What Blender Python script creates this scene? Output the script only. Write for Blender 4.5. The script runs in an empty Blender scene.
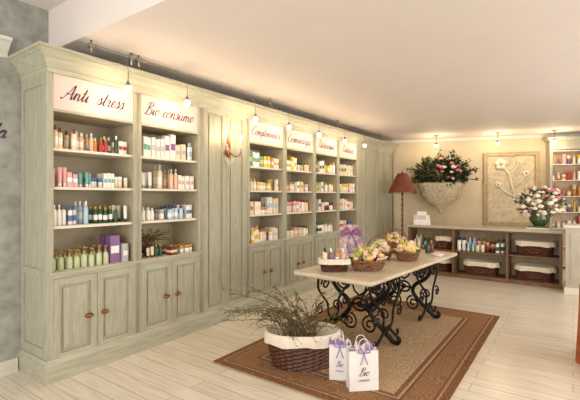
import bpy, math, random
from mathutils import Vector, Matrix
random.seed(7)
S=bpy.context.scene
S.view_settings.view_transform='Standard'
S.view_settings.look='None'
S.view_settings.exposure=0
TH=math.radians(35.28)
# ---------------------------------------------------------------- materials
def lin(c):
    return tuple(((x/255)/12.92 if x/255<=0.04045 else ((x/255+0.055)/1.055)**2.4) for x in c)+(1,)
_M={}
def M(name,col,rough=.5,metal=0,var=.08,scale=8,bump=0,stretch=(1,1,1),emit=0,trans=0,alpha=1,spec=.5):
    if name in _M: return _M[name]
    m=bpy.data.materials.new(name); m.use_nodes=True
    nt=m.node_tree; b=nt.nodes['Principled BSDF']
    c=lin(col)
    tc=nt.nodes.new('ShaderNodeTexCoord'); mp=nt.nodes.new('ShaderNodeMapping'); mp.inputs['Scale'].default_value=stretch
    nt.links.new(tc.outputs['Object'],mp.inputs['Vector'])
    nz=nt.nodes.new('ShaderNodeTexNoise'); nz.inputs['Scale'].default_value=scale; nz.inputs['Detail'].default_value=5
    nt.links.new(mp.outputs[0],nz.inputs['Vector'])
    r=nt.nodes.new('ShaderNodeValToRGB')
    r.color_ramp.elements[0].position=.3; r.color_ramp.elements[1].position=.7
    r.color_ramp.elements[0].color=tuple(max(0,x*(1-var*2)) for x in c[:3])+(1,)
    r.color_ramp.elements[1].color=tuple(min(1,x*(1+var)) for x in c[:3])+(1,)
    nt.links.new(nz.outputs['Fac'],r.inputs[0]); nt.links.new(r.outputs[0],b.inputs['Base Color'])
    b.inputs['Roughness'].default_value=rough; b.inputs['Metallic'].default_value=metal
    b.inputs['Specular IOR Level'].default_value=spec
    if trans: b.inputs['Transmission Weight'].default_value=trans
    if alpha<1: b.inputs['Alpha'].default_value=alpha
    if emit:
        b.inputs['Emission Color'].default_value=c; b.inputs['Emission Strength'].default_value=emit
    if bump:
        bp=nt.nodes.new('ShaderNodeBump'); bp.inputs['Strength'].default_value=bump; bp.inputs['Distance'].default_value=.01
        nt.links.new(nz.outputs['Fac'],bp.inputs['Height']); nt.links.new(bp.outputs[0],b.inputs['Normal'])
    _M[name]=m; return m
CAB=M('pickled_wood',(172,170,149),.5,var=.09,scale=7,stretch=(6,6,.8),bump=.15)
CABH=M('pickled_wood_trim',(178,176,155),.5,var=.09,scale=7,stretch=(5,.6,5),bump=.15)
INN=M('shelf_interior',(186,174,146),.6,var=.04)
SHELF=M('shelf_board',(226,220,204),.5,var=.03,scale=5,stretch=(5,1,5))
SIGN=M('sign_panel',(228,200,192),.5,var=.02)
PURP=M('purple_lettering',(84,40,76),.6)
BRASS=M('aged_brass',(150,92,50),.3,metal=.9)
WALL=M('plaster_wall',(210,196,166),.8,var=.04,scale=3,bump=.1)
MARB=M('marbled_wallpaper',(164,166,158),.7,var=.15,scale=9,bump=.1)
CEIL=M('ceiling_paint',(230,222,217),.75,var=.01,scale=2,spec=.3)
TRIM=M('white_trim',(218,215,205),.5,var=.03)
IRON=M('cast_iron',(24,21,20),.42,metal=.5,var=.2,scale=30,bump=.2)
WICK=M('dark_wicker',(92,52,32),.5,var=.35,scale=40,bump=.3)
WICKL=M('brown_wicker',(138,92,56),.5,var=.35,scale=40,bump=.3)
CLOTH=M('white_cloth',(230,220,200),.9,var=.04,scale=10,bump=.2)
MARBLE=M('cream_stone_top',(214,200,174),.3,var=.08,scale=5)
WOOD=M('counter_wood',(122,88,58),.5,var=.2,scale=5,stretch=(1,6,6))
WOODB=M('counter_back',(190,168,132),.6,var=.08)
CTOP=M('counter_top',(184,176,158),.35,var=.06,scale=5)
STONE=M('carved_stone',(204,190,160),.8,var=.12,scale=14,bump=.4)
STONED=M('stone_frame',(176,156,124),.8,var=.12,scale=14,bump=.4)
LEAF=M('leaf_dark',(42,58,30),.6,var=.35,scale=12)
LEAF2=M('leaf_light',(96,110,56),.6,var=.3,scale=12)
TWIG=M('olive_twig',(108,86,52),.8,var=.3,scale=20)
PINK=M('pink_petals',(224,128,132),.7,var=.12,scale=25)
CREAM=M('cream_petals',(246,234,212),.7,var=.06,scale=25)
RED=M('burgundy_shade',(122,62,44),.8,var=.15,scale=20,stretch=(1,1,.2))
GLOW=M('halogen_glow',(255,220,170),.5,emit=60)
CHROME=M('grey_metal',(150,146,138),.3,metal=.8)
CRYST=M('crystal',(244,240,230),.08,alpha=.55)
PORC=M('ivory_metal',(236,226,204),.35)
CELLO=M('cellophane',(240,214,222),.12,alpha=.3)
WHITEP=M('white_paper',(236,232,228),.6,var=.03)
LILAC=M('lilac_tissue',(170,136,190),.7,var=.1)
MAUVE=M('mauve_ribbon',(150,84,140),.5,var=.1)
TERRA=M('terracotta_cloth',(180,98,58),.9,var=.12,scale=12,bump=.3)
GLASS=M('green_glass',(60,80,46),.1)
# products palette
PAL={'cream':(236,218,184),'white':(244,240,232),'brown':(118,50,36),'amber':(200,138,76),'red':(188,48,42),'green':(40,82,56),
 'teal':(104,168,158),'pink':(230,170,168),'blue':(84,118,178),'navy':(42,56,106),'gold':(192,152,80),'lgreen':(198,208,166),
 'yellow':(238,204,84),'orange':(230,152,72),'purple':(134,94,146),'grey':(188,188,188),'black':(36,32,32),'sky':(176,206,222),'lime':(150,172,84),'peach':(232,188,158)}
PN=list(PAL); PMATS=[M('product_'+k,PAL[k],.35,var=.04) for k in PN]
# ---------------------------------------------------------------- mesh builder
class MB:
    def __init__(s,mats): s.v=[];s.f=[];s.m=[];s.sm=[];s.mats=mats;s.T=Matrix.Identity(4)
    def mi(s,m):
        if isinstance(m,int): return m
        if m not in s.mats: s.mats.append(m)
        return s.mats.index(m)
    def add(s,vs,fs,m,smooth=False):
        o=len(s.v); k=s.mi(m)
        for p in vs: s.v.append(tuple(s.T@Vector(p)))
        for f in fs: s.f.append([i+o for i in f]); s.m.append(k); s.sm.append(smooth)
    def box(s,x0,x1,y0,y1,z0,z1,m,taper=0):
        t=taper
        vs=[(x0,y0,z0),(x1,y0,z0),(x1,y1,z0),(x0,y1,z0),(x0+t,y0+t,z1),(x1-t,y0+t,z1),(x1-t,y1-t,z1),(x0+t,y1-t,z1)]
        s.add(vs,[(3,2,1,0),(4,5,6,7),(0,1,5,4),(1,2,6,5),(2,3,7,6),(3,0,4,7)],m)
    def lathe(s,prof,c,seg,m,sx=1,sy=1,smooth=True,flute=0,nfl=12,caps=True):
        vs=[];fs=[];n=len(prof)
        for r,z in prof:
            for i in range(seg):
                a=2*math.pi*i/seg; rr=r*(1+flute*math.cos(nfl*a))
                vs.append((c[0]+rr*math.cos(a)*sx,c[1]+rr*math.sin(a)*sy,c[2]+z))
        for j in range(n-1):
            for i in range(seg):
                k=(i+1)%seg; fs.append((j*seg+i,j*seg+k,(j+1)*seg+k,(j+1)*seg+i))
        if caps:
            if prof[0][0]>1e-4: fs.append(tuple(reversed(range(seg))))
            if prof[-1][0]>1e-4: fs.append(tuple((n-1)*seg+i for i in range(seg)))
        s.add(vs,fs,m,smooth)
    def tube(s,path,r,m,seg=6,smooth=True):
        P=[Vector(p) for p in path]; n=len(P)
        R=[r]*n if not isinstance(r,(list,tuple)) else r
        vs=[];fs=[]; up=None
        for i in range(n):
            d=(P[min(i+1,n-1)]-P[max(i-1,0)])
            if d.length<1e-9: d=Vector((0,0,1))
            d.normalize()
            if up is None: up=Vector((0,0,1)) if abs(d.z)<.9 else Vector((1,0,0))
            u=up-d*up.dot(d)
            if u.length<1e-5: u=d.orthogonal()
            u.normalize(); up=u; w=d.cross(u)
            for k in range(seg):
                a=2*math.pi*k/seg; vs.append(P[i]+(u*math.cos(a)+w*math.sin(a))*R[i])
        for i in range(n-1):
            for k in range(seg):
                l=(k+1)%seg; fs.append((i*seg+k,i*seg+l,(i+1)*seg+l,(i+1)*seg+k))
        fs.append(tuple(reversed(range(seg)))); fs.append(tuple((n-1)*seg+k for k in range(seg)))
        s.add(vs,fs,m,smooth)
    def ball(s,c,r,m,seg=8,rings=5,sz=1):
        s.lathe([(max(1e-5,r*math.sin(math.pi*j/rings)),-r*sz*math.cos(math.pi*j/rings)) for j in range(rings+1)],c,seg,m,caps=False)
    def obj(s,name,parent=None,loc=(0,0,0),rz=0):
        me=bpy.data.meshes.new(name); me.from_pydata(s.v,[],s.f)
        for m in s.mats: me.materials.append(m)
        me.polygons.foreach_set('material_index',s.m); me.polygons.foreach_set('use_smooth',s.sm)
        me.update(); o=bpy.data.objects.new(name,me); S.collection.objects.link(o)
        o.location=loc; o.rotation_euler=(0,0,rz)
        if parent: o.parent=parent
        return o
def empty(name,loc=(0,0,0),rz=0):
    o=bpy.data.objects.new(name,None); S.collection.objects.link(o); o.location=loc; o.rotation_euler=(0,0,rz); o.empty_display_size=.1
    return o
def cr(pts,n=6):
    P=[Vector(p) for p in pts]; P=[P[0]*2-P[1]]+P+[P[-1]*2-P[-2]]; out=[]
    for i in range(1,len(P)-2):
        for k in range(n):
            t=k/n; a,b,c,d=P[i-1],P[i],P[i+1],P[i+2]
            out.append(.5*((2*b)+(-a+c)*t+(2*a-5*b+4*c-d)*t*t+(-a+3*b-3*c+d)*t**3))
    out.append(P[-2]); return out
# ---- hand-drawn script lettering
SC={
'a':(1.05,[[(0,.1),(.25,.6),(.7,.95),(.45,1),(.15,.55),(.2,.1),(.45,0),(.72,.5),(.8,.95),(.75,.3),(.85,.02),(1.1,.25)]]),
'n':(.95,[[(0,.2),(.15,.85),(.22,.95),(.2,0)],[(.2,.3),(.4,.85),(.6,.95),(.68,.7),(.66,.15),(.78,0),(.98,.25)]]),
'm':(1.45,[[(0,.2),(.15,.85),(.22,.95),(.2,0)],[(.2,.3),(.4,.85),(.58,.95),(.64,.7),(.62,0)],[(.62,.3),(.85,.85),(1.05,.95),(1.12,.7),(1.1,.15),(1.22,0),(1.48,.25)]]),
't':(.6,[[(0,.2),(.3,1.0),(.38,1.75),(.3,.9),(.26,.2),(.38,0),(.62,.25)],[(.02,1.15),(.6,1.22)]]),
'i':(.5,[[(0,.2),(.22,.95),(.2,.2),(.3,0),(.52,.25)],[(.28,1.38),(.3,1.44),(.32,1.5)]]),
's':(.68,[[(0,.1),(.35,1.05),(.5,.7),(.52,.3),(.3,0),(.08,.08)],[(.4,.02),(.7,.25)]]),
'r':(.7,[[(0,.2),(.2,1.02),(.25,.85),(.5,.85),(.45,.5),(.43,.15),(.55,0),(.74,.25)]]),
'e':(.67,[[(0,.2),(.3,.45),(.55,.75),(.42,1),(.2,.75),(.18,.3),(.38,0),(.7,.25)]]),
'o':(.82,[[(.4,1),(.15,.75),(.1,.3),(.35,0),(.62,.3),(.62,.75),(.4,1),(.55,.85),(.85,.8)]]),
'c':(.67,[[(.6,.8),(.45,1),(.2,.8),(.12,.35),(.35,0),(.7,.25)]]),
'u':(1.0,[[(0,.2),(.18,.95),(.18,.25),(.35,0),(.6,.3),(.72,.95)],[(.72,.95),(.7,.2),(.82,0),(1.03,.25)]]),
'p':(.85,[[(0,.2),(.25,1),(.2,-.8)],[(.2,.6),(.45,1),(.68,.7),(.6,.15),(.3,.02)],[(.5,.03),(.87,.25)]]),
'l':(.55,[[(0,.2),(.45,1.4),(.4,1.9),(.22,1.5),(.2,.3),(.32,0),(.58,.25)]]),
'd':(1.02,[[(.6,.85),(.4,1),(.15,.6),(.18,.1),(.42,0),(.7,.5),(.88,1.9)],[(.88,1.9),(.72,.3),(.85,0),(1.05,.25)]]),
'g':(.9,[[(.6,.85),(.4,1),(.15,.6),(.18,.15),(.42,.05),(.68,.6),(.7,.9),(.6,-.6),(.35,-.9),(.2,-.6),(.92,.25)]]),
'-':(.7,[[(.15,.5),(.55,.52)]]),' ':(.6,[]),
'A':(1.4,[[(-.1,.15),(.1,-.05),(.5,.6),(1.1,2.0),(1.12,.9),(1.2,0),(1.42,.25)],[(.3,.8),(.8,.7),(1.4,.9)]]),
'B':(1.4,[[(.6,1.95),(.5,1),(.35,0)],[(.05,1.5),(.4,2.0),(1.0,2.0),(1.15,1.6),(.6,1.1),(1.15,.9),(1.2,.35),(.8,-.02),(.2,.05),(.05,.25)]]),
'C':(1.2,[[(1.1,1.6),(1.05,1.95),(.7,1.95),(.2,1.3),(.1,.5),(.45,0),(.9,.1),(1.22,.4)]]),
'F':(1.15,[[(.05,1.6),(.2,1.95),(.8,1.9),(1.3,2.05)],[(.8,1.9),(.6,1.0),(.45,.15),(.15,0),(0,.25)],[(.35,1.0),(1.0,1.05)]]),
'D':(1.5,[[(.5,1.9),(.4,.9),(.3,.1),(.1,.1),(.4,.05),(1.0,.2),(1.35,1.0),(1.1,1.8),(.5,2.05),(.1,1.7)]]),
}
def script(body,xh,maxw,loc,rot,name,parent=None,seg=5,thin=1):
    tot=sum(SC[c][0] for c in body); xh=min(xh,maxw/tot); b=MB([PURP]); x=-tot*xh/2
    for c in body:
        for st in SC[c][1]:
            P=cr([(x+(p[0]+.42*p[1]-.2)*xh,p[1]*xh-.6*xh,0) for p in st],5)
            R=[]
            for i in range(len(P)):
                d=P[min(i+1,len(P)-1)]-P[max(i-1,0)]; v=max(0,-d.y/(d.length+1e-9)); R.append(xh*(.05+.06*v)*thin)
            b.T=Matrix.Diagonal((1,1,.25,1)); b.tube([tuple(p) for p in P],R,PURP,seg)
        x+=SC[c][0]*xh
    o=b.obj(name,parent,loc); o.rotation_euler=rot; return o
def light(kind,name,loc,power,col,size=.05,rot=None,parent=None,sy=None):
    l=bpy.data.lights.new(name,kind); l.energy=power; l.color=col
    if kind=='AREA':
        l.shape='RECTANGLE'; l.size=size; l.size_y=sy or size
    else: l.shadow_soft_size=size
    o=bpy.data.objects.new(name,l); S.collection.objects.link(o); o.location=loc
    if rot is not None: o.rotation_euler=rot
    if parent: o.parent=parent
    return o
# ---------------------------------------------------------------- floor / rug node materials
def floor_mat():
    m=bpy.data.materials.new('whitewashed_planks'); m.use_nodes=True; nt=m.node_tree; b=nt.nodes['Principled BSDF']; L=nt.links.new
    tc=nt.nodes.new('ShaderNodeTexCoord')
    br=nt.nodes.new('ShaderNodeTexBrick'); br.inputs['Scale'].default_value=1; br.inputs['Brick Width'].default_value=1.9; br.inputs['Row Height'].default_value=.16
    br.inputs['Mortar Size'].default_value=.003; br.offset=.37
    br.inputs['Color1'].default_value=lin((232,224,208)); br.inputs['Color2'].default_value=lin((220,211,193)); br.inputs['Mortar'].default_value=lin((168,158,138))
    L(tc.outputs['Object'],br.inputs['Vector'])
    mp=nt.nodes.new('ShaderNodeMapping'); mp.inputs['Scale'].default_value=(1.2,16,1); L(tc.outputs['Object'],mp.inputs['Vector'])
    nz=nt.nodes.new('ShaderNodeTexNoise'); nz.inputs['Scale'].default_value=2.2; nz.inputs['Detail'].default_value=7; L(mp.outputs[0],nz.inputs['Vector'])
    rp=nt.nodes.new('ShaderNodeValToRGB'); rp.color_ramp.elements[0].position=.3; rp.color_ramp.elements[0].color=(.80,.78,.74,1); rp.color_ramp.elements[1].position=.6; rp.color_ramp.elements[1].color=(1,1,1,1)
    L(nz.outputs['Fac'],rp.inputs[0])
    mx=nt.nodes.new('ShaderNodeMix'); mx.data_type='RGBA'; mx.blend_type='MULTIPLY'; mx.inputs[0].default_value=1
    L(br.outputs['Color'],mx.inputs[6]); L(rp.outputs[0],mx.inputs[7]); L(mx.outputs[2],b.inputs['Base Color'])
    b.inputs['Roughness'].default_value=.28
    return m
def rug_mat(hx,hy):
    m=bpy.data.materials.new('oriental_rug_weave'); m.use_nodes=True; nt=m.node_tree; b=nt.nodes['Principled BSDF']; L=nt.links.new
    def math_(op,a,bv=None):
        n=nt.nodes.new('ShaderNodeMath'); n.operation=op
        for i,x in enumerate((a,bv)):
            if x is None: continue
            if isinstance(x,(int,float)): n.inputs[i].default_value=x
            else: L(x,n.inputs[i])
        return n.outputs[0]
    tc=nt.nodes.new('ShaderNodeTexCoord'); sp=nt.nodes.new('ShaderNodeSeparateXYZ'); L(tc.outputs['Object'],sp.inputs[0])
    X,Y=sp.outputs[0],sp.outputs[1]
    d=math_('MINIMUM',math_('SUBTRACT',hx,math_('ABSOLUTE',X)),math_('SUBTRACT',hy,math_('ABSOLUTE',Y)))
    r=nt.nodes.new('ShaderNodeValToRGB'); r.color_ramp.interpolation='CONSTANT'
    st=[(0,(138,102,74)),(.06,(178,152,120)),(.08,(132,96,70)),(.10,(158,124,92)),(.30,(122,88,66)),(.32,(190,166,134)),(.34,(140,104,78)),(.38,(194,172,140)),(.40,(192,170,138))]
    e=r.color_ramp.elements; e[0].position=0; e[0].color=lin(st[0][1]); e[1].position=st[1][0]; e[1].color=lin(st[1][1])
    for p,c in st[2:]:
        q=e.new(p); q.color=lin(c)
    L(d,r.inputs[0])
    nd=nt.nodes.new('ShaderNodeTexNoise'); nd.inputs['Scale'].default_value=5; L(tc.outputs['Object'],nd.inputs['Vector'])
    vo=nt.nodes.new('ShaderNodeTexVoronoi'); vo.inputs['Scale'].default_value=6; vo.inputs['Randomness'].default_value=.75
    mxv=nt.nodes.new('ShaderNodeVectorMath'); mxv.operation='ADD'; sc=nt.nodes.new('ShaderNodeVectorMath'); sc.operation='SCALE'; sc.inputs['Scale'].default_value=.16
    ab=nt.nodes.new('ShaderNodeVectorMath'); ab.operation='ABSOLUTE'; L(tc.outputs['Object'],ab.inputs[0])
    L(nd.outputs['Color'],sc.inputs[0]); L(ab.outputs[0],mxv.inputs[0]); L(sc.outputs[0],mxv.inputs[1]); L(mxv.outputs[0],vo.inputs['Vector'])
    sv=math_('SINE',math_('MULTIPLY',vo.outputs['Distance'],42))
    g=nt.nodes.new('ShaderNodeValToRGB'); g.color_ramp.elements[0].position=.25; g.color_ramp.elements[0].color=(.68,.56,.48,1); g.color_ramp.elements[1].position=.55; g.color_ramp.elements[1].color=(1,1,1,1)
    L(sv,g.inputs[0])
    mx=nt.nodes.new('ShaderNodeMix'); mx.data_type='RGBA'; mx.blend_type='MULTIPLY'; mx.inputs[0].default_value=.8
    L(r.outputs[0],mx.inputs[6]); L(g.outputs[0],mx.inputs[7]); L(mx.outputs[2],b.inputs['Base Color'])
    b.inputs['Roughness'].default_value=.95; b.inputs['Specular IOR Level'].default_value=.1
    nz=nt.nodes.new('ShaderNodeTexNoise'); nz.inputs['Scale'].default_value=200; L(tc.outputs['Object'],nz.inputs['Vector'])
    bp=nt.nodes.new('ShaderNodeBump'); bp.inputs['Strength'].default_value=.3; L(nz.outputs['Fac'],bp.inputs['Height']); L(bp.outputs[0],b.inputs['Normal'])
    return m
# ---------------------------------------------------------------- room shell
XL=-4.165; XF=-3.65; CZ=3.0
b=MB([floor_mat()]); b.box(XL-.1,3.1,-2.1,12.3,-.1,0,0); b.obj('floor')
b=MB([MARB]); b.box(XL-.12,XL,-2.1,10.2,0,3.45,0); b.obj('wall_left')
WR=math.atan2(1.2,3.73)
back=empty('wall_back',(-3.6,9.8,0),WR)
b=MB([WALL]); b.box(-.75,7.2,0,.12,0,3.0,0); b.box(-.55,7.2,-.03,0,2.93,3.0,TRIM); b.box(-.55,7.2,-.015,0,0,.12,TRIM); b.obj('wall_back_plaster',back)
b=MB([WALL])
b.box(3,3.12,-2.1,2.6,0,3.45,0); b.box(3,3.12,8.2,12.3,0,3.45,0); b.box(3,3.12,2.6,8.2,0,.7,0); b.box(3,3.12,2.6,8.2,2.6,3.45,0); b.obj('wall_right')
b=MB([WALL]); b.box(XL,-3.4,-2.12,-2,0,3.45,0); b.box(2.4,3,-2.12,-2,0,3.45,0); b.box(-3.4,2.4,-2.12,-2,0,.35,0); b.box(-3.4,2.4,-2.12,-2,2.9,3.45,0); b.obj('wall_front')
b=MB([TRIM])
for y in (2.6,4.45,6.3,8.15): b.box(3.0,3.1,y,y+.05,.7,2.6,0)
b.box(2.98,3.12,2.6,8.2,.66,.7,0); b.box(3.0,3.1,2.6,8.2,2.56,2.6,0); b.obj('window_2')
b=MB([TRIM])
for x in (-3.4,-1.5,.45,2.35): b.box(x,x+.05,-2.1,-2.0,.35,2.9,0)
b.box(-3.4,2.4,-2.12,-1.97,.31,.35,0); b.box(-3.4,2.4,-2.1,-2.0,2.86,2.9,0); b.obj('window_1')
b=MB([CEIL]); b.box(XL-.1,3.1,1.82,12.3,CZ,3.5,0); b.box(XL-.1,3.1,-2.1,1.82,3.4,3.5,0); b.obj('ceiling')
def sweep(mb,prof,pts,m):
    rows=[[(x,y,z) for x,y in pts(p)] for p,z in prof]; n=len(rows[0]); vs=sum(rows,[]); fs=[]
    for j in range(len(rows)-1):
        for i in range(n-1): fs.append((j*n+i,j*n+i+1,(j+1)*n+i+1,(j+1)*n+i))
    mb.add(vs,fs,m)
b=MB([TRIM]); sweep(b,[(0,2.84),(.02,2.84),(.02,2.88),(.05,2.91),(.09,2.96),(.12,2.97),(.12,3.0),(0,3.0)],lambda p:[(XL+p,-2.0),(XL+p,1.47)],0); b.obj('trim_crown_left')
b=MB([TRIM]); b.box(XL,XL+.02,-2,1.55,0.03,.12,0); b.box(XL,XL+.03,-2,1.55,.0,.03,0); b.obj('baseboard_left')
script('prenda',.07,.6,(XL+.004,1.285,2.16),(math.pi/2,0,math.pi/2),'wall_lettering')
# ---------------------------------------------------------------- built-in cabinet
B=[1.59,2.45,3.31,4.15,5.03,5.90,6.76,7.60,8.6,9.58]
TY=['s','s','p','s','s','s','s','p','p']
cab=empty('built_in_shelving_cabinet')
b=MB([CAB,INN,SHELF])
y0,y1=B[0],B[-1]
b.box(XL,XF,y0,y0+.04,.0,2.69,CAB); b.box(XL,XF,y1-.04,y1,0,2.69,CAB)
def endbox(xa,xb,za,zb): b.box(xa,xb,y0-.012,y0-.0005,za,zb,CAB)
endbox(XL+.01,XL+.07,.20,2.66); endbox(XF-.07,XF,.20,2.66)
for za,zb in ((.20,.28),(.9,.96),(2.56,2.66)): endbox(XL+.0705,XF-.0705,za,zb)
b.box(XL,XL+.02,y0+.04,y1-.04,.12,2.69,INN)
b.box(XL,XF,y0,y1,2.69,2.72,CAB)
b.box(XL,XF-.02,y0+.04,y1-.04,.0,.12,CAB)
SZ=[.93,1.335,1.68,2.02]
for i,t in enumerate(TY):
    a,c=B[i],B[i+1]
    if i: b.box(XL+.02,XF-.021,a-.012,a+.012,.12,2.69,INN)
    w=.045
    b.box(XF-.02,XF,a+.0005 if i else a+.041,a+w,.12,2.69,CAB); b.box(XF-.02,XF,c-w,c-.0005,.12,2.69,CAB)
    for q in (-.016,0,.016):
        if i: b.tube([(XF+.001,a+q,.2),(XF+.001,a+q,2.66)],.006,CAB,6)
    b.box(XF-.02,XF-.001,a+w,c-w,.12,.17,CABH)
    if t=='s':
        b.box(XF-.02,XF-.001,a+w,c-w,.88,.915,CABH)
        b.box(XF-.01,XF+.018,a,c,.915,.94,CABH)
    def framed(ya,yb,za,zb,fw=.055):
        b.box(XF-.03,XF-.018,ya,yb,za,zb,CAB)
        b.box(XF-.018,XF+.004,ya,ya+fw,za,zb,CAB); b.box(XF-.018,XF+.004,yb-fw,yb,za,zb,CAB)
        b.box(XF-.018,XF+.004,ya+fw,yb-fw,za,za+fw,CABH); b.box(XF-.018,XF+.004,ya+fw,yb-fw,zb-fw,zb,CABH)
        b.box(XF-.0179,XF-.006,ya+fw+.03,yb-fw-.03,za+fw+.03,zb-fw-.03,CAB)
    mid=(a+c)/2
    if t=='s':
        framed(a+w,mid-.003,.172,.878); framed(mid+.003,c-w,.172,.878)
        b.box(XL+.02,XF-.021,a+.013,c-.013,.905,.932,SHELF)
        for z in SZ[1:]: b.box(XL+.02,XF-.03,a+.013,c-.013,z-.024,z,SHELF)
        b.box(XF-.035,XF-.012,a+w,c-w,2.36,2.68,SIGN)
        b.box(XF-.03,XF-.001,a+w,c-w,2.335,2.359,CABH); b.box(XL+.02,XF-.036,a+.013,c-.013,2.34,2.36,INN)
        for s in (-1,1):
            b.T=Matrix.Translation((XF+.004,mid+s*.075,.5))@Matrix.Rotation(math.pi/2,4,'Y')
            b.lathe([(.03,0),(.03,.006),(.024,.02),(.012,.028),(1e-5,.03)],(0,0,0),12,BRASS,sx=.75,sy=1.25)
            b.T=Matrix.Identity(4)
    else:
        framed(a+w,mid-.003,.172,2.68,.06); framed(mid+.003,c-w,.172,2.68,.06)
b.obj('carcass_and_doors',cab)
b=MB([CABH])
pf=lambda p:[(XL,y0-p),(XF+p,y0-p),(XF+p,y1)]
sweep(b,[(0.0,2.66),(.012,2.66),(.012,2.70),(.02,2.705),(.02,2.72),(.03,2.735),(.05,2.77),(.085,2.81),(.095,2.815),(.095,2.83),(.115,2.84),(.115,2.86),(0,2.862),(-.3,2.862)],pf,0)
sweep(b,[(0.001,.19),(.012,.185),(.02,.16),(.03,.15),(.03,.0)],pf,0)
b.obj('cornice_and_plinth',cab)
names=['Anti  stress','Bio-consumo','','Complementos','Cosmetologia','Fitoterapia','Dietetica']
for i,nm in enumerate(names):
    if nm: script(nm,.068,.66,(XF-.0105,(B[i]+B[i+1])/2-.01,2.5),(math.pi/2,0,math.pi/2),'sign_lettering_%d'%i,cab)
# ---------------------------------------------------------------- products
def prod(mb,kind,x,y,z,w,h,c1,c2):
    A=PMATS[PN.index(c1)];C=PMATS[PN.index(c2)]; r=w*.46
    if kind=='bottle':
        mb.lathe([(r*.9,0),(r,.01),(r,h*.66),(r*.8,h*.75),(r*.4,h*.79)],(x,y,z),10,A)
        mb.lathe([(r*.45,h*.78),(r*.45,h*.98),(r*.38,h)],(x,y,z),8,C)
        if random.random()<.5: mb.lathe([(r*1.01,h*.2),(r*1.01,h*.5)],(x,y,z),10,PMATS[PN.index('white' if c1!='white' else c2)],caps=False)
    elif kind=='pump':
        mb.lathe([(r*.9,0),(r,.01),(r,h*.5),(r*.7,h*.62),(r*.3,h*.66)],(x,y,z),10,A)
        mb.lathe([(r*.42,h*.65),(r*.42,h*.76),(r*.12,h*.78),(r*.12,h*.9),(r*.35,h*.92),(r*.35,h)],(x,y,z),8,C)
        mb.box(x,x+r*1.1,y-r*.15,y+r*.15,z+h*.93,z+h*.98,C)
    elif kind=='box':
        mb.box(x-w*.4,x+w*.4,y-w*.46,y+w*.46,z,z+h,A); mb.box(x+w*.4,x+w*.4+.001,y-w*.4,y+w*.4,z+h*.35,z+h*.62,C)
    elif kind=='tube':
        mb.lathe([(r*.7,0),(r*.7,h*.2)],(x,y,z),8,C)
        n=8; vs=[];
        for zz,sx,sy in ((h*.2,.75,.75),(h*.6,.6,.95),(h,.05,1.05)):
            for k in range(n):
                a=2*math.pi*k/n; vs.append((x+r*sx*math.cos(a),y+r*sy*math.sin(a),z+zz))
        fs=[(j*n+k,j*n+(k+1)%n,(j+1)*n+(k+1)%n,(j+1)*n+k) for j in range(2) for k in range(n)]
        mb.add(vs,fs,A,True)
    elif kind=='jar':
        mb.lathe([(r,0),(r,h*.6),(r*.95,h*.62)],(x,y,z),10,A); mb.lathe([(r*1.02,h*.6),(r*1.02,h*.97),(r*.9,h)],(x,y,z),10,C)
    elif kind=='stack':
        q=3
        for j in range(q): mb.box(x-w*.42,x+w*.42,y-w*.46,y+w*.46-.004*j,z+h*j/q+.001,z+h*(j+1)/q-.002,A if j%2 else C)
def row(mb,ya,yb,z,groups,pale=0):
    tot=sum(g[0]*g[2] for g in groups); k=(yb-ya)/tot; y=ya
    for n,kind,w,h,c1,c2 in groups:
        gh=random.uniform(.85,1.12); gx=random.uniform(-.03,.03)
        for j in range(n):
            k1,k2=c1,c2
            if pale and j>=n//2: k1,k2=('white' if c1!='white' else 'cream'),c1 if c1!='white' else c2
            ww=w*min(1,k)*random.uniform(.84,.98); hh=h*gh*random.uniform(.93,1.05)
            yy=y+w*k/2+random.uniform(-.005,.005)
            if not(random.random()<.07): prod(mb,kind,XF-.10+gx+random.uniform(-.02,.02),yy,z,ww,hh,k1,k2)
            prod(mb,kind,XF-.12-max(.09,ww*1.25),yy+random.uniform(-.003,.003),z,ww,hh,k1,k2)
            y+=w*k
R={}
R[0]=[[(8,'pump',.085,.20,'lgreen','gold'),(1,'box',.15,.24,'purple','white'),(1,'box',.08,.18,'grey','white')],
      [(2,'bottle',.06,.17,'white','white'),(3,'bottle',.06,.2,'white','blue'),(3,'bottle',.06,.19,'sky','white'),(5,'bottle',.06,.18,'green','gold'),(2,'tube',.06,.16,'white','green')],
      [(3,'tube',.07,.15,'pink','white'),(2,'stack',.09,.12,'white','pink'),(3,'tube',.06,.13,'teal','white'),(3,'jar',.07,.10,'white','blue'),(3,'box',.06,.14,'white','teal'),(3,'jar',.075,.11,'cream','white')],
      [(4,'bottle',.07,.19,'cream','brown'),(4,'bottle',.062,.17,'peach','white'),(1,'bottle',.06,.16,'amber','white'),(2,'bottle',.06,.17,'red','gold'),(2,'bottle',.06,.17,'green','white'),(2,'box',.07,.15,'white','red')]]
R[1]=[[(1,'jar',.12,.09,'brown','black'),(2,'tube',.06,.13,'cream','brown'),(3,'bottle',.06,.12,'green','gold'),(1,'stack',.12,.1,'cream','brown'),(4,'jar',.07,.09,'white','gold')],
      [(4,'bottle',.06,.15,'white','white'),(2,'jar',.08,.11,'white','grey'),(4,'bottle',.06,.18,'sky','navy'),(3,'box',.06,.15,'white','blue')],
      [(4,'tube',.07,.2,'white','grey'),(2,'bottle',.075,.24,'cream','grey'),(2,'bottle',.06,.22,'peach','grey'),(4,'box',.06,.16,'white','pink')],
      [(3,'box',.07,.24,'white','teal'),(3,'box',.06,.2,'white','grey'),(2,'box',.09,.24,'white','purple'),(2,'box',.09,.2,'cream','grey'),(2,'bottle',.06,.2,'white','sky')]]
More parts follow.
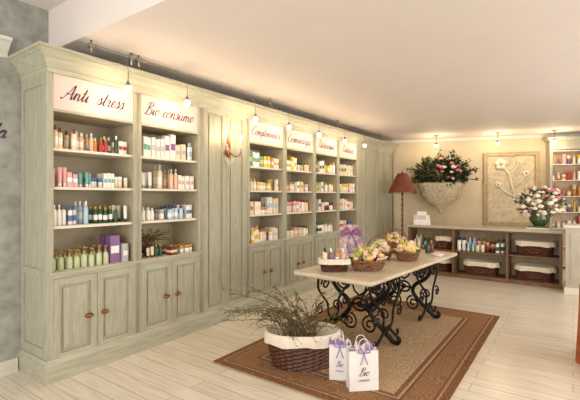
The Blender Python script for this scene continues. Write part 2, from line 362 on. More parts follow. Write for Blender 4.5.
R[3]=[[(4,'bottle',.08,.24,'yellow','white'),(4,'bottle',.07,.2,'white','orange'),(1,'jar',.1,.14,'cream','brown'),(3,'box',.07,.2,'cream','orange')],
      [(4,'box',.09,.18,'cream','amber'),(2,'jar',.09,.12,'white','amber'),(4,'box',.07,.22,'white','sky')],
      [(4,'bottle',.07,.17,'white','yellow'),(3,'jar',.09,.12,'cream','yellow'),(2,'stack',.1,.13,'white','yellow'),(2,'box',.07,.16,'yellow','white')],
      [(5,'box',.075,.2,'teal','yellow'),(3,'stack',.1,.18,'yellow','teal'),(3,'box',.075,.18,'orange','white')]]
R[4]=[[(3,'jar',.12,.12,'white','white'),(2,'stack',.12,.15,'white','peach'),(4,'bottle',.06,.17,'white','green')],
      [(4,'jar',.1,.16,'white','pink'),(2,'box',.12,.16,'pink','white'),(3,'bottle',.08,.2,'white','red')],
      [(4,'stack',.1,.12,'cream','orange'),(3,'box',.08,.17,'white','lime'),(2,'jar',.1,.12,'peach','white')],
      [(3,'box',.08,.18,'orange','yellow'),(3,'box',.09,.2,'yellow','white'),(4,'bottle',.06,.16,'white','green')]]
R[5]=[[(5,'bottle',.07,.2,'green','yellow'),(4,'bottle',.08,.16,'cream','white')],
      [(4,'box',.08,.2,'green','white'),(1,'stack',.12,.14,'white','cream'),(4,'jar',.08,.15,'brown','white')],
      [(4,'box',.08,.18,'lime','yellow'),(5,'bottle',.07,.18,'white','lime')],
      [(4,'box',.08,.22,'green','yellow'),(4,'bottle',.08,.18,'yellow','green')]]
R[6]=[[(5,'box',.09,.2,'white','red'),(4,'jar',.08,.14,'white','blue')],
      [(4,'box',.09,.2,'cream','orange'),(4,'bottle',.07,.18,'white','orange')],
      [(5,'jar',.09,.17,'yellow','white'),(3,'box',.09,.2,'peach','white')],
      [(4,'box',.09,.2,'white','green'),(4,'box',.08,.22,'cream','white')]]
def sup(w,d,th,n,z,off=0):
    c,s=math.cos(th),math.sin(th); e=2/n
    x=(w/2+off)*math.copysign(abs(c)**e,c); y=(d/2+off)*math.copysign(abs(s)**e,s); return (x,y,z)
def basket(b,w,d,h,wm,n=2.0,liner=True,c=(0,0,0),taper=.8,handle=False,drop=.3,hh=.22):
    T0=b.T.copy(); b.T=T0@Matrix.Translation(c)
    N=56; rows=max(8,int(h/.018)); V=[];F=[]
    for j in range(rows+1):
        t=j/rows; k=taper+(1-taper)*t**.7
        for i in range(N):
            off=.006*(1 if (i//2+j)%2 else -1); V.append(sup(w*k,d*k,2*math.pi*i/N,n,h*t,off))
    for j in range(rows):
        for i in range(N): F.append((j*N+i,j*N+(i+1)%N,(j+1)*N+(i+1)%N,(j+1)*N+i))
    F.append(tuple(reversed(range(N)))); b.add(V,F,wm)
    V=[];F=[]
    for t,k in ((1,1),(.6,.93)):
        for i in range(N): V.append(sup(w*k,d*k,2*math.pi*i/N,n,h*t,-.015))
    for i in range(N): F.append((i,N+i,N+(i+1)%N,(i+1)%N))
    F.append(tuple(range(N,2*N))); b.add(V,F,CLOTH if liner else wm)
    for k in range(3):
        b.tube([sup(w,d,2*math.pi*i/N+0,n,h+.004*math.sin(i*2+k*2),.006*math.cos(i*2+k*2)) for i in range(N+1)],.009,wm,5)
    if liner:
        V=[];F=[]; N2=96
        prof=[(-.02,-.05),(-.012,.008),(.0,.02),(.014,.014),(.02,-.02),(.022,-drop*h)]
        for o,z in prof:
            for i in range(N2):
                a=2*math.pi*i/N2; wv=(.004*math.sin(9*a*2)+.003*math.sin(17*a)) if o>.01 else 0
                zz=h+z+(0.008*math.sin(7*a) if z<-.04 and o>0 else 0); V.append(sup(w,d,a,n,zz,o+wv))
        for j in range(len(prof)-1):
            for i in range(N2): F.append((j*N2+i,j*N2+(i+1)%N2,(j+1)*N2+(i+1)%N2,(j+1)*N2+i))
        b.add(V,F,CLOTH,True)
    if handle:
        for o in (-.006,.006): b.tube([( -w/2*math.cos(a*math.pi/14),o*math.cos(a*3),h+hh*math.sin(a*math.pi/14)) for a in range(15)],.006,wm)
    b.T=T0
def leaf(b,p,d,l,w,m):
    p=Vector(p); d=Vector(d).normalized(); sd=d.cross(Vector((random.uniform(-1,1),random.uniform(-1,1),random.uniform(.2,1))))
    if sd.length<1e-3: sd=d.orthogonal()
    sd.normalize(); nn=sd.cross(d)
    b.add([p,p+d*l*.45+sd*w/2+nn*w*.15,p+d*l-nn*w*.2,p+d*l*.45-sd*w/2+nn*w*.15,p+d*l*.5],[(0,1,4),(1,2,4),(2,3,4),(3,0,4)],m,True)
def rnd():
    while True:
        v=Vector((random.uniform(-1,1),random.uniform(-1,1),random.uniform(-1,1)))
        if .05<v.length<1: return v
def rose(b,c,r,m):
    for k,(rr,hh) in enumerate(((1,.5),(.72,.7),(.42,.85))):
        b.lathe([(r*.15,-r*.5),(r*rr*.8,-r*.2),(r*rr,r*hh*.5),(r*rr*.9,r*hh)],c,10,m,flute=.12,nfl=5,caps=False)
for i,rows in R.items():
    mb=MB(list(PMATS))
    for z,g in zip(SZ,rows): row(mb,B[i]+.06,B[i+1]-.06,z+.002,g,i>=3)
    if i==1:
        for k in range(60):
            P=cr([(XF-.2,2.66,.95),(XF-.2+random.uniform(-.05,.08),2.66+random.uniform(-.1,.12),1.1),(XF-.2+random.uniform(-.1,.12),2.66+random.uniform(-.12,.3),random.uniform(1.1,1.24))],4); mb.tube(P,.0025,TWIG,4)
            leaf(mb,P[-1],rnd(),.05,.02,TWIG if k%2 else LEAF2); leaf(mb,P[-3],rnd(),.05,.02,TWIG)
    mb.obj('cosmetic_product_display')
# ---------------------------------------------------------------- halogen spots over cabinet
WARM=(1,.77,.50)
for k,y in enumerate([2.17,2.87,4.0,4.75,5.6,6.5,7.35]):
    e=empty('halogen_arm_light',(0,y,0))
    b=MB([CHROME]); b.tube(cr([(XF+.05,0,2.866),(XF+.12,0,2.90),(XF+.24,0,2.86),(XF+.27,0,2.74),(XF+.27,0,2.66)],6),.0035,CHROME)
    b.box(XF+.02,XF+.09,-.015,.015,2.862,2.875,CHROME)
    b.lathe([(.008,.06),(.014,.05),(.024,.02),(.026,.012)],(XF+.27,0,2.61),14,CHROME,caps=False)
    b.ball((XF+.27,0,2.60),.03,GLOW); b.obj('arm_and_lamp',e)
    light('POINT','halogen_bulb',(XF+.27,0,2.54),5.0,WARM,.03,parent=e)
b=MB([CHROME]); b.tube([(XF+.12,1.85,2.95),(XF+.12,9.4,2.95)],.005,CHROME)
for y in (1.9,2.30,2.38,4.5,6.5,8.5): b.tube([(XF+.12,y,3.0),(XF+.12,y,2.88)],.009,CHROME); b.box(XF+.10,XF+.14,y-.025,y+.025,2.93,2.965,CHROME)
b.obj('ceiling_cable_rail')
# ---------------------------------------------------------------- wall sconce
e=empty('wall_sconce',(XF+.006,3.73,2.2))
b=MB([PORC]); b.lathe([(.02,-.1),(.05,-.05),(.03,0),(.045,.06),(.02,.14),(.005,.2)],(.03,0,0),12,BRASS,sx=.5)
for s in (-1,1):
    b.tube(cr([(.04,0,-.02),(.09,s*.06,-.09),(.12,s*.13,-.06),(.12,s*.14,.02)],6),.008,BRASS)
    b.lathe([(.008,.0),(.035,.02),(.04,.03),(.015,.035)],(.12,s*.14,.01),12,CRYST)
    b.lathe([(.011,0),(.011,.08)],(.12,s*.14,.04),8,CLOTH); b.lathe([(.008,0),(.018,.02),(.012,.045),(1e-5,.075)],(.12,s*.14,.12),8,GLOW)
    for k in range(6):
        a=k*math.pi/3; b.lathe([(1e-5,-.07),(.01,-.04),(1e-5,0)],(.12+.035*math.cos(a),s*.14+.035*math.sin(a),.025),6,CRYST)
for k in range(5): b.lathe([(1e-5,-.09),(.013,-.05),(1e-5,0)],(.06,(k-2)*.035,-.08-.03*(2-abs(k-2))),6,CRYST)
b.obj('sconce_body',e)
light('POINT','sconce_bulb',(.17,0,.2),2.2,WARM,.04,parent=e)
# ---------------------------------------------------------------- rug
hx,hy=1.02,1.6
b=MB([rug_mat(hx,hy)]); b.box(-hx,hx,-hy,hy,0,.012,0)
FR=M('rug_fringe',(186,170,140),.9)
for s in (-1,1):
    for k in range(120):
        x=-hx+2*hx*(k+.5)/120; y=s*hy; b.box(x-.004,x+.004,min(y,y+s*.03),max(y,y+s*.03),0,.004,FR)
b.obj('oriental_rug',None,(-1.81,4.32,.0))
RZ=.0125
# ---------------------------------------------------------------- iron table
tb=empty('cast_iron_table',(-1.925,4.835,RZ),-math.atan2(.2,2.63))
b=MB([MARBLE]); H=.77
def rrect(hx,hy,r,z,k=5):
    o=[]
    for cx,cy,a0 in ((hx-r,hy-r,0),(-hx+r,hy-r,90),(-hx+r,-hy+r,180),(hx-r,-hy+r,270)):
        for i in range(k): 
            a=math.radians(a0+90*i/(k-1)); o.append((cx+r*math.cos(a),cy+r*math.sin(a),z))
    return o
lay=[(.46,1.28,H-.045),(.475,1.295,H-.035),(.48,1.30,H-.02),(.48,1.30,H-.006),(.475,1.295,H)]
V=[];F=[]
for a,c,z in lay: V+=rrect(a,c,.04,z)
n=20
for j in range(len(lay)-1):
    for i in range(n): F.append((j*n+i,j*n+(i+1)%n,(j+1)*n+(i+1)%n,(j+1)*n+i))
F.append(tuple(reversed(range(n)))); F.append(tuple((len(lay)-1)*n+i for i in range(n)))
b.add(V,F,MARBLE); b.obj('table_top',tb)
b=MB([IRON])
def spi(c,r0,r1,a0,a1,f,n=22):
    o=[]
    for i in range(n+1):
        t=i/n; a=math.radians(a0+(a1-a0)*t); r=r0+(r1-r0)*t
        o.append(f(c[0]+r*math.cos(a),c[1]+r*math.sin(a)))
    return o
TOPZ=H-.045
for v in (-.68,.52):
    b.box(-.40,.40,v-.03,v+.03,TOPZ-.02,TOPZ,IRON)
    for s in (-1,1):
        f=lambda p,q,s=s,v=v:(s*p,v,q)
        leg=cr([f(.33,TOPZ-.02),f(.37,.62),f(.30,.50),f(.16,.40),f(.13,.30),f(.22,.19),f(.33,.10),f(.40,.035),f(.46,.03),f(.48,.07),f(.45,.095)],6)
        k=len(leg); b.tube(leg,[.020+.007*math.sin(math.pi*i/k) for i in range(k)],IRON,8)
        b.tube(spi((.20,.60),.11,.02,60,-560,f),.013,IRON)
        b.tube(spi((.13,.15),.10,.02,100,640,f),.012,IRON)
        b.tube(spi((.30,.30),.07,.015,200,-300,f),.011,IRON)
        b.tube(cr([f(.0,.46),f(.07,.52),f(.08,.62),f(.0,.70)],5),.012,IRON)
        for w in (-1,1):
            g=lambda p,q,s=s,v=v,w=w:(s*(.36-.12*min(1,abs(q-.3))),v+w*p,q)
            br=cr([g(0,.12),g(.10,.2),g(.12,.34),g(.24,.45),g(.34,.56),g(.36,TOPZ-.01)],6); b.tube(br,.014,IRON)
            b.tube(spi((.20,.59),.09,.015,0,520,g),.011,IRON)
            b.tube(cr([g(.02,.18),g(.12,.10),g(.22,.03),g(.27,.025),g(.29,.06),g(.26,.08)],5),.015,IRON)
            b.tube(spi((.26,.30),.07,.012,120,-380,g),.010,IRON)
    b.tube([(.09*math.cos(a*math.pi/8),v,.36+.07*math.sin(a*math.pi/8)) for a in range(17)],.014,IRON)
    b.tube([(-.15,v,.36),(.15,v,.36)],.014,IRON)
    b.ball((0,v,.36),.035,IRON)
m0=-.08; hl=.60
for w in (-1,1):
    h2=lambda p,q,w=w:(0,m0+w*p,q)
    b.tube(cr([h2(hl,.36),h2(.5,.30),h2(.36,.22),h2(.18,.24),h2(.06,.36),h2(0,.42)],6),.015,IRON)
    b.tube(cr([h2(hl,.36),h2(.48,.46),h2(.34,.5),h2(.18,.42),h2(.08,.28),h2(0,.22)],6),.013,IRON)
    b.tube(spi((.38,.36),.09,.015,0,560,h2),.011,IRON); b.tube(spi((.16,.52),.09,.015,-60,-560,h2),.011,IRON)
b.lathe([(.0001,-.05),(.03,-.02),(.035,.01),(.02,.04),(.0001,.06)],(0,m0,.32),10,IRON)
for s in (-1,1): b.box(s*.33-.015,s*.33+.015,-1.15,1.02,TOPZ-.02,TOPZ,IRON)
b.obj('iron_base',tb)
# ---------------------------------------------------------------- floor basket with branches
e=empty('wicker_basket_with_branches',(-2.10,3.17,RZ),TH)
b=MB([WICK,CLOTH]); basket(b,.68,.46,.31,WICK,2.2,taper=.82,drop=.26); b.obj('basket',e)
b=MB([TWIG,LEAF2])
for k in range(62):
    a=random.uniform(math.pi*.35,math.pi*1.2) if k%3 else random.uniform(0,2*math.pi); el=random.uniform(.15,1.1); L=random.uniform(.25,.64)
    dx=math.cos(a)*math.cos(el)*1.05; dy=math.sin(a)*math.cos(el)*.55; dz=math.sin(el)*.76
    p0=Vector((random.uniform(-.2,.15),random.uniform(-.08,.1),.24)); p1=p0+Vector((dx*.3,dy*.3,dz*.6+.14))*L; p2=p0+Vector((dx,dy,dz))*L+Vector((0,0,.05)); p3=p2+Vector((dx*.5,dy*.4,random.uniform(-.3,.1)))*L*.6
    P=cr([p0,p1,p2,p3],5); n=len(P); b.tube(P,[.0035*(1-i/n)+.001 for i in range(n)],TWIG,4)
    for i in range(5,n):
        if random.random()<.35:
            d=rnd()*.6+(P[min(i+1,n-1)]-P[i-1]).normalized(); q=P[i]+d*.1; b.tube([P[i],P[i]+d*.05+Vector((0,0,.01)),q],.0014,TWIG,3); leaf(b,q,rnd(),.03,.01,LEAF2)
        for _ in range(2):
            d=rnd()+(P[min(i+1,n-1)]-P[i-1]).normalized()*.8; leaf(b,P[i],d,random.uniform(.02,.045),.009,TWIG if random.random()<.45 else LEAF2)
b.obj('dried_branches',e)
# ---------------------------------------------------------------- gift bags
def bag(loc,rz,w,d,h):
    e=empty('paper_gift_bag',loc,rz); b=MB([WHITEP,LILAC,PURP])
    V=[];F=[]
    for z,k,dd in ((0,1,1),(h*.5,1,.9),(h,1.0,.72)):
        V+=[(-w/2*k,-d/2*dd,z),(w/2*k,-d/2*dd,z),(w/2*k*.98,0,z),(w/2*k,d/2*dd,z),(-w/2*k,d/2*dd,z),(-w/2*k*.98,0,z)]
    for j in range(2):
        for i in range(6): F.append((j*6+i,j*6+(i+1)%6,(j+1)*6+(i+1)%6,(j+1)*6+i))
    F.append((5,4,3,2,1,0)); b.add(V,F,WHITEP)
    for s in (-1,1):
        y=s*d/2*.72; b.tube(cr([(-w*.22,y,h-.03),(-w*.22,y,h),(-w*.14,y*1.1,h+.08),(0,y*1.2,h+.10),(w*.14,y*1.1,h+.08),(w*.22,y,h),(w*.22,y,h-.03)],5),.0035,WHITEP,5)
    for k in range(30):
        p=Vector((random.uniform(-w*.36,w*.36),random.uniform(-d*.2,d*.2),h-.05)); leaf(b,p,(random.uniform(-.4,.4),random.uniform(-.3,.3),1),random.uniform(.07,.12),.06,LILAC if k%2==0 else WHITEP)
    for s in (-1,1): b.tube(cr([(0,-d*.40,h-.015),(s*.03,-d*.46,h+.015),(s*.05,-d*.46,h-.01),(0,-d*.42,h-.02)],4),.005,LILAC,5); b.tube(cr([(0,-d*.42,h-.02),(s*.015,-d*.47,h-.07),(s*.03,-d*.485,h-.11)],4),.004,LILAC,4)
    b.obj('bag_body',e)
    script('Bio',w*.13,w*.7,(0,-d*.47-.003,h*.44),(math.pi/2-.03,0,0),'bag_print',e,thin=.8)
    script('consumo',w*.06,w*.7,(0,-d*.49-.003,h*.27),(math.pi/2-.03,0,0),'bag_print_small',e,thin=.8)
bag((-1.425,3.05,RZ),TH+.12,.245,.11,.32)
bag((-1.66,3.10,RZ),TH-.15,.18,.09,.30)
# ---------------------------------------------------------------- things on the table
TZ=RZ+H+.0005
e=empty('basket_of_bottles',(-2.14,3.86,TZ),TH); b=MB([WICK,CLOTH]+PMATS); basket(b,.31,.22,.12,WICK,3.5,taper=.85)
for k in range(8):
    prod(b,'bottle',-.1+(k%4)*.065,-.04+(k//4)*.08,.072,.05,.17,['cream','purple','amber','pink'][k%4],['black','white','gold','white'][k%4])
b.obj('basket_and_bottles',e)
def hamper(loc,r,cols,h=.1,hd=True,rz=.3,fl=False,tall=()):
    e=empty('fruit_soap_gift_basket',loc,TH+rz); b=MB([WICKL,CREAM,LEAF2]+PMATS)
    basket(b,r*2,r*1.6,h,WICKL,2.1,liner=False,taper=.72,handle=hd,hh=.2)
    for k in range(52):
        a=random.uniform(0,6.28); q=r*.82*math.sqrt(random.random()); z=h*.75+.11*(1-(q/r)**2)*random.uniform(.4,1.3)+.02
        p=(q*math.cos(a),q*.8*math.sin(a),z); m=PMATS[PN.index(random.choice(cols))]
        if fl and k%2: rose(b,p,.038,m)
        elif k%5==4: b.lathe([(.025,0),(.03,.01),(.03,.03),(.02,.035)],p,10,m)
        elif k%7==3: b.box(p[0]-.03,p[0]+.03,p[1]-.02,p[1]+.02,p[2]-.02,p[2]+.02,m,.003)
        else: b.ball(p,random.uniform(.024,.04),m,8,5,random.uniform(.7,1))
    for k,(c1,c2) in enumerate(tall): prod(b,'bottle' if k%2 else 'tube',(k-len(tall)/2+.5)*.07,r*.35,h*.6,.06,.2,c1,c2)
    for k in range(22): a=random.uniform(0,6.28); leaf(b,(r*.8*math.cos(a),r*.6*math.sin(a),h),(math.cos(a),math.sin(a),.7),.08,.035,LEAF2 if k%3==0 else CREAM)
    b.obj('basket_contents',e)
hamper((-1.86,4.12,TZ),.20,['yellow','amber','cream','peach','lime','cream'],.11,False,.1,tall=[('white','yellow'),('cream','amber'),('white','white')])
hamper((-2.04,4.88,TZ),.16,['yellow','cream','lgreen','peach'],.10,True,-.4,tall=[('white','sky'),('cream','gold')])
hamper((-1.72,5.02,TZ),.175,['peach','cream','yellow','lime'],.11,False,.8,tall=[('yellow','white'),('white','green')])
hamper((-2.10,5.58,TZ),.20,['lime','cream','yellow','pink'],.14,True,.1,True,tall=[('white','white'),('lgreen','white'),('white','pink')])
e=empty('wrapped_gift_basket',(-2.24,4.46,TZ),TH); b=MB([WICKL,CELLO,LILAC,MAUVE,WHITEP]+PMATS); basket(b,.28,.22,.1,WICKL,2.2,taper=.85)
for k in range(6): prod(b,'bottle',-.07+(k%3)*.07,-.035+(k//3)*.07,.06,.06,.22,['white','purple','pink'][k%3],'white')
for k in range(30):
    a=random.uniform(0,6.28); leaf(b,(.08*math.cos(a),.06*math.sin(a),random.uniform(.1,.24)),(math.cos(a),math.sin(a),1.2),.1,.07,[LILAC,WHITEP,PMATS[PN.index('pink')]][k%3])
b.lathe([(.145,.1),(.16,.17),(.13,.27),(.035,.36),(.10,.46)],(0,0,0),28,CELLO,flute=.12,nfl=7,caps=False)
for s in (-1,1):
    for q in (0,.5): b.tube(cr([(0,-.03,.36),(s*.05,-.06,.41+q*.05),(s*.12,-.06,.38-q*.07),(0,-.03,.36)],5),.013,MAUVE,6)
    b.tube(cr([(0,-.04,.36),(s*.03,-.10,.30),(s*.06,-.15,.2)],5),.008,MAUVE,5)
b.obj('basket_wrap_bow',e)
e=empty('soap_dish',(-1.50,5.60,TZ),.2); b=MB([WHITEP]+PMATS); b.lathe([(.05,0),(.055,.01),(.09,.03),(.085,.032),(.04,.012)],(0,0,0),20,WHITEP,sy=.7); b.box(-.04,.04,-.03,.03,.02,.05,PMATS[PN.index('pink')],.006); b.obj('dish_and_soap',e)
b=MB(PMATS[:]); prod(b,'pump',0,0,0,.08,.2,'green','black'); prod(b,'bottle',.02,.11,0,.07,.17,'brown','gold'); b.obj('dark_glass_bottles',None,(-1.70,5.82,TZ))
# ---------------------------------------------------------------- counter
ct=empty('display_counter',(0,8.3,0)); b=MB([WOOD])
X0,X1=-2.83,-.155; D=.5
xs=[X0,-1.934,-.99,X1]
b.box(X0-.03,X1+.03,-.03,D+.03,.955,1.0,CTOP)
b.box(X0,X1,.0,D,.925,.955,WOOD); b.box(X0,X1,D-.02,D,.075,.925,WOODB)
b.box(X0,X1,.0,D,.0,.075,WOOD)
for x in xs:
    xa=min(max(x-.02,X0),X1-.04); b.box(xa,xa+.04,-.004,D-.02,.075,.925,WOOD)
for i in range(3): b.box(xs[i]+.03,xs[i+1]-.03,.01,D-.02,.5,.525,WOOD)
b.obj('counter_body',ct)
def cb(x,z,w=.62):
    e=empty('lined_wicker_basket',(x,8.3+.25,z)); b=MB([WICK,CLOTH]); basket(b,w,.34,.24,WICK,3.5,taper=.88)
    b.tube(cr([(-.07,-.175,.10),(-.05,-.20,.06),(.05,-.20,.06),(.07,-.175,.10)],4),.008,WICKL); b.obj('basket_body',e)
cb(-2.14,.526,.34); cb(-2.36,.076,.7); cb(-1.46,.076); cb(-.57,.076); cb(-.57,.526,.6)
for xa,xb,gr in ((-2.76,-2.4,[('cream','white'),('green','gold'),('white','blue'),('amber','black')]),(-1.88,-1.04,[('white','navy'),('sky','white'),('cream','red'),('brown','gold'),('white','green'),('pink','white'),('yellow','white')])):
    b=MB(PMATS[:]); x=xa; k=0
    while x<xb-.03:
        c=gr[(k//2)%len(gr)]; prod(b,['bottle','tube','bottle','jar'][(k//2)%4],x+.04,random.uniform(.08,.13),0,.075,random.uniform(.15,.27),*c); prod(b,'bottle',x+.04,.24,0,.075,.25,*c); x+=.085; k+=1
    b.obj('counter_bottle_display',None,(0,8.3,.527))
e=empty('cash_register',(-2.62,8.55,1.001),.3); b=MB([WHITEP])
b.box(-.17,.17,-.16,.16,0,.08,WHITEP,.004)
b.add([(-.16,-.15,.08),(.16,-.15,.08),(.16,.15,.08),(-.16,.15,.08),(-.16,-.15,.09),(.16,-.15,.09),(.16,.05,.19),(-.16,.05,.19),(.16,.15,.19),(-.16,.15,.19)],[(0,1,5,4),(4,5,6,7),(7,6,8,9),(9,8,2,3),(1,2,8,6,5),(0,4,7,9,3)],WHITEP)
for i in range(5):
    for j in range(4):
        y=-.12+j*.04; b.box(-.13+i*.045,-.10+i*.045,y,y+.026,.09+(y+.15)*.5,.108+(y+.15)*.5,PMATS[PN.index('grey')])
b.box(-.10,.10,.09,.13,.19,.27,WHITEP,.004); b.obj('register_body',e)
e=empty('flower_bouquet_vase',(-.50,8.52,1.001)); b=MB([STONE,LEAF,LEAF2,PINK,CREAM,GLASS])
b.box(-.2,.16,-.12,.12,0,.03,PMATS[PN.index('cream')]); b.box(-.18,.15,-.11,.11,.03,.055,PMATS[PN.index('green')])
b.lathe([(.08,.055),(.09,.07),(.15,.14),(.16,.2),(.13,.26),(.14,.28)],(0,0,0),20,GLASS,flute=.03,nfl=10)
for k in range(400):
    v=rnd(); p=Vector((v.x*.38,v.y*.25,.48+v.z*.23)); leaf(b,p,v+Vector((0,0,.3)),random.uniform(.05,.1),.035,LEAF if k%3==0 else LEAF2)
for k in range(20): 
    v=rnd(); b.tube([(0,0,.25),(v.x*.3,v.y*.2,.45+v.z*.1)],.004,LEAF,4)
for k in range(110):
    v=rnd().normalized()*random.uniform(.95,1.15); rose(b,(v.x*.36,v.y*.27,.49+v.z*.24),random.uniform(.03,.055),CREAM if k%5 else PINK)
b.obj('vase_and_flowers',e)
# ---------------------------------------------------------------- floor lamp
e=empty('floor_lamp',(-3.15,8.85,0)); b=MB([IRON,RED])
b.lathe([(.16,0),(.16,.02),(.10,.04),(.03,.07),(.02,.1)],(0,0,0),24,IRON)
P=[(0.012*math.cos(i*.7),.012*math.sin(i*.7),.1+i*.0262) for i in range(62)]; b.tube(P,.014,WOOD,6); P=[(-0.012*math.cos(i*.7),-.012*math.sin(i*.7),.1+i*.0262) for i in range(62)]; b.tube(P,.014,WOOD,6)
b.lathe([(.31,1.69),(.305,1.70),(.11,2.10),(.10,2.11)],(0,0,0),32,RED,flute=.012,nfl=32,caps=False); b.lathe([(.3,1.695),(.10,2.105)],(0,0,0),32,RED,caps=False)
for s in range(3):
    a=s*2.094; b.tube([(0,0,2.09),(.105*math.cos(a),.105*math.sin(a),2.10)],.004,IRON,4)
b.lathe([(.014,1.7),(.014,2.1),(.02,2.12),(.005,2.16)],(0,0,0),8,IRON)
for k in range(48):
    a=k*2*math.pi/48; b.tube([(.308*math.cos(a),.308*math.sin(a),1.69),(.308*math.cos(a),.308*math.sin(a),1.65)],.004,RED,4)
b.obj('lamp_body',e)
# ---------------------------------------------------------------- items on back wall
def onwall(name,s): 
    return empty(name,(-3.6+s*math.cos(WR),9.8+s*math.sin(WR),0),WR)
e=onwall('wall_planter_with_flowers',.99); b=MB([STONE])
b.lathe([(.04,1.28),(.10,1.32),(.13,1.36),(.20,1.40),(.36,1.50),(.45,1.64),(.47,1.80),(.52,1.84),(.53,1.90),(.50,1.92),(.42,1.90)],(0,-.27,0),48,STONE,sy=.48,flute=.025,nfl=18)
b.lathe([(1e-4,1.16),(.05,1.19),(.04,1.24),(.08,1.30)],(0,-.27,0),16,STONE); b.box(-.12,.12,-.28,-.002,1.30,1.42,STONE)
for s in (-1,0,1): b.tube([(s*.3+.09*math.cos(t*.5),-.27-.24+abs(s)*.08,1.66+.07*math.sin(t*.5)) for t in range(14)],.014,STONE,6)
b.obj('urn',e); b=MB([LEAF,LEAF2,PINK,CREAM])
for k in range(760):
    v=rnd(); p=Vector((v.x*.56,-.34+v.y*.22,2.16+v.z*.33)); leaf(b,p,v+Vector((0,-.1,.2)),random.uniform(.08,.17),.05,LEAF if k%4 else LEAF2)
for k in range(44):
    a=random.uniform(-.4,3.54); L=random.uniform(.5,.8); P=cr([(0,-.3,1.9),(math.cos(a)*L*.5,-.36,2.05+math.sin(a)*L*.4),(math.cos(a)*L,-.38,2.08+math.sin(a)*L*.75)],4); b.tube(P,.005,LEAF,4)
    for q in P[3:]:
        for _ in range(3): leaf(b,q,rnd(),.11,.035,LEAF)
for k in range(18):
    v=rnd().normalized(); rose(b,(abs(v.x)*.5-.08,-.36-abs(v.y)*.22,2.2+v.z*.3),random.uniform(.04,.065),PINK if k%3 else CREAM)
b.obj('planter_flowers',e)
e=onwall('carved_stone_relief',2.54); b=MB([STONED,STONE]); W2=.58; z0,z1=.9,2.62
b.box(-W2,W2,-.02,-.002,z0,z1,STONE)
for (a,c,d,f) in ((-W2,-W2+.09,z0,z1),(W2-.09,W2,z0,z1),(-W2+.09,W2-.09,z0,z0+.09),(-W2+.09,W2-.09,z1-.09,z1)): b.box(a,c,-.06,-.02,d,f,STONED)
RS=M('relief_carving',(232,222,198),.7,var=.08,bump=.2)
b.tube(cr([(.3,-.03,1.1),(.1,-.035,1.45),(.02,-.04,1.8),(-.05,-.04,2.1),(-.2,-.04,2.32)],6),[.022]*25,RS,8)
for base,tip in (((.02,1.8),(.3,2.1)),((.06,1.6),(-.28,1.85)),((-.05,2.1),(.16,2.36)),((.1,1.45),(.36,1.62))):
    b.tube(cr([(base[0],-.035,base[1]),((base[0]+tip[0])/2,-.05,(base[1]+tip[1])/2-.04),(tip[0],-.04,tip[1])],5),.013,RS,6)
for cx,cz,r in ((-.22,2.34,.13),(.3,2.12,.07),(-.28,1.87,.06),(.17,2.38,.06),(.36,1.63,.06)):
    for k in range(5):
        a=k*2*math.pi/5+.3; b.ball((cx+r*.6*math.cos(a),-.04,cz+r*.6*math.sin(a)),r*.5,RS,8,5)
    b.ball((cx,-.075,cz),r*.3,STONED,8,5)
b.obj('relief_panel',e)
e=onwall('wall_display_cabinet',3.95); b=MB([CABH]+PMATS); w=.7; gl=M('cabinet_back',(206,180,150),.6)
b.box(-w,w,-.04,-.002,.0,2.82,gl)
for x in (-w,-.02,w-.05): b.box(x,x+.05,-.3,-.04,0,2.62,CABH)
b.box(-w-.04,w+.04,-.34,-.002,2.82,2.9,CABH)
for z in (.08,.5,.9,1.25,1.6,1.95,2.3,2.6):
    b.box(-w+.05,-.02,-.29,-.04,z-.02,z,SHELF); b.box(.03,w-.05,-.29,-.04,z-.02,z,SHELF)
b.box(-w,w,-.3,-.04,2.62,2.82,CABH)
cols=['pink','white','purple','amber','cream','teal','red','white','yellow']
for z in (.9,1.25,1.6,1.95,2.3):
    x=-w+.1
    while x<w-.1:
        if abs(x)>.07:
            T0=b.T.copy(); b.T=Matrix.Translation((x,-.17,z)); prod(b,random.choice(['jar','bottle','box','tube']),0,0,0,.08,random.uniform(.12,.26),random.choice(cols),random.choice(cols)); b.T=T0
        x+=.10
b.obj('cabinet_body',e)
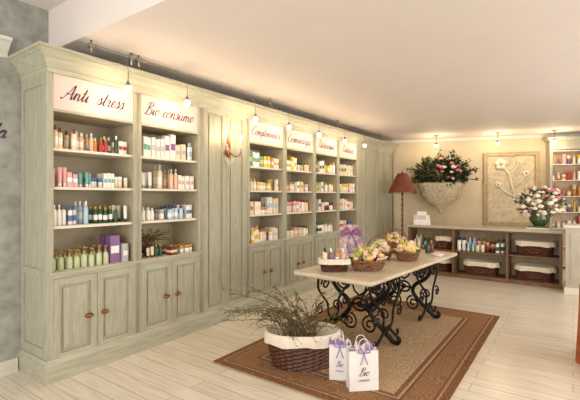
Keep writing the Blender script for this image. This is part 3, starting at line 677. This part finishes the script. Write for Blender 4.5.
for s in (.88,2.16,3.25):
    e=onwall('ceiling_spotlight',s); b=MB([CHROME]); b.lathe([(.05,2.985),(.05,3.0)],(0,-.6,0),12,CHROME); b.tube([(0,-.6,3.0),(0,-.6,2.84)],.007,CHROME)
    b.lathe([(.018,2.84),(.025,2.82),(.032,2.78)],(0,-.6,0),14,CHROME,caps=False); b.ball((0,-.6,2.77),.034,GLOW); b.obj('spot_head',e)
    light('POINT','spot_bulb',(0,-.6,2.66),12,WARM,.04,parent=e)
# ---------------------------------------------------------------- right edge: plinth + draped table
b=MB([SHELF]); b.box(-.10,.75,7.98,8.5,.1,1.08,CTOP); b.box(-.12,.77,7.96,8.52,1.08,1.12,SHELF); b.box(-.12,.77,7.96,8.52,0,.1,SHELF)
b.box(-.03,.68,7.972,7.98,.18,1.0,CTOP); b.obj('display_pedestal')
b=MB([TERRA]); V=[];F=[];N=96
for z,k in ((.75,0.0),(.752,.97),(.74,1),(.5,1.01),(.25,1.03),(0.01,1.05)):
    for i in range(N):
        a=2*math.pi*i/N; f=1+(.03*math.sin(14*a)*(1-z/.76)); V.append((.45*k*f*math.cos(a),.45*k*f*math.sin(a),z))
for j in range(5):
    for i in range(N): F.append((j*N+i,j*N+(i+1)%N,(j+1)*N+(i+1)%N,(j+1)*N+i))
b.add(V,F,TERRA,True); b.obj('draped_round_table',None,(.50,4.8,-.009))
# ---------------------------------------------------------------- lights
light('AREA','window_daylight_front',(-.5,-2.35,1.7),205,(1,.965,.93),5.6,(math.radians(90),0,0),sy=2.4)
light('AREA','window_daylight_right',(3.3,5.4,1.7),190,(1,.95,.89),5.4,(math.radians(90),0,math.radians(90)),sy=1.8)
w=bpy.data.worlds.new('daylight'); S.world=w; w.use_nodes=True; w.node_tree.nodes['Background'].inputs[0].default_value=(.9,.93,1,1); w.node_tree.nodes['Background'].inputs[1].default_value=.8
# ---------------------------------------------------------------- camera
cd=bpy.data.cameras.new('camera'); cam=bpy.data.objects.new('camera',cd); S.collection.objects.link(cam)
cam.location=(0,0,1.6); cam.rotation_euler=(math.pi/2,0,TH); cd.lens=400/580*36; cd.sensor_width=36; cd.shift_y=-4/580; cd.clip_start=.05
S.camera=cam
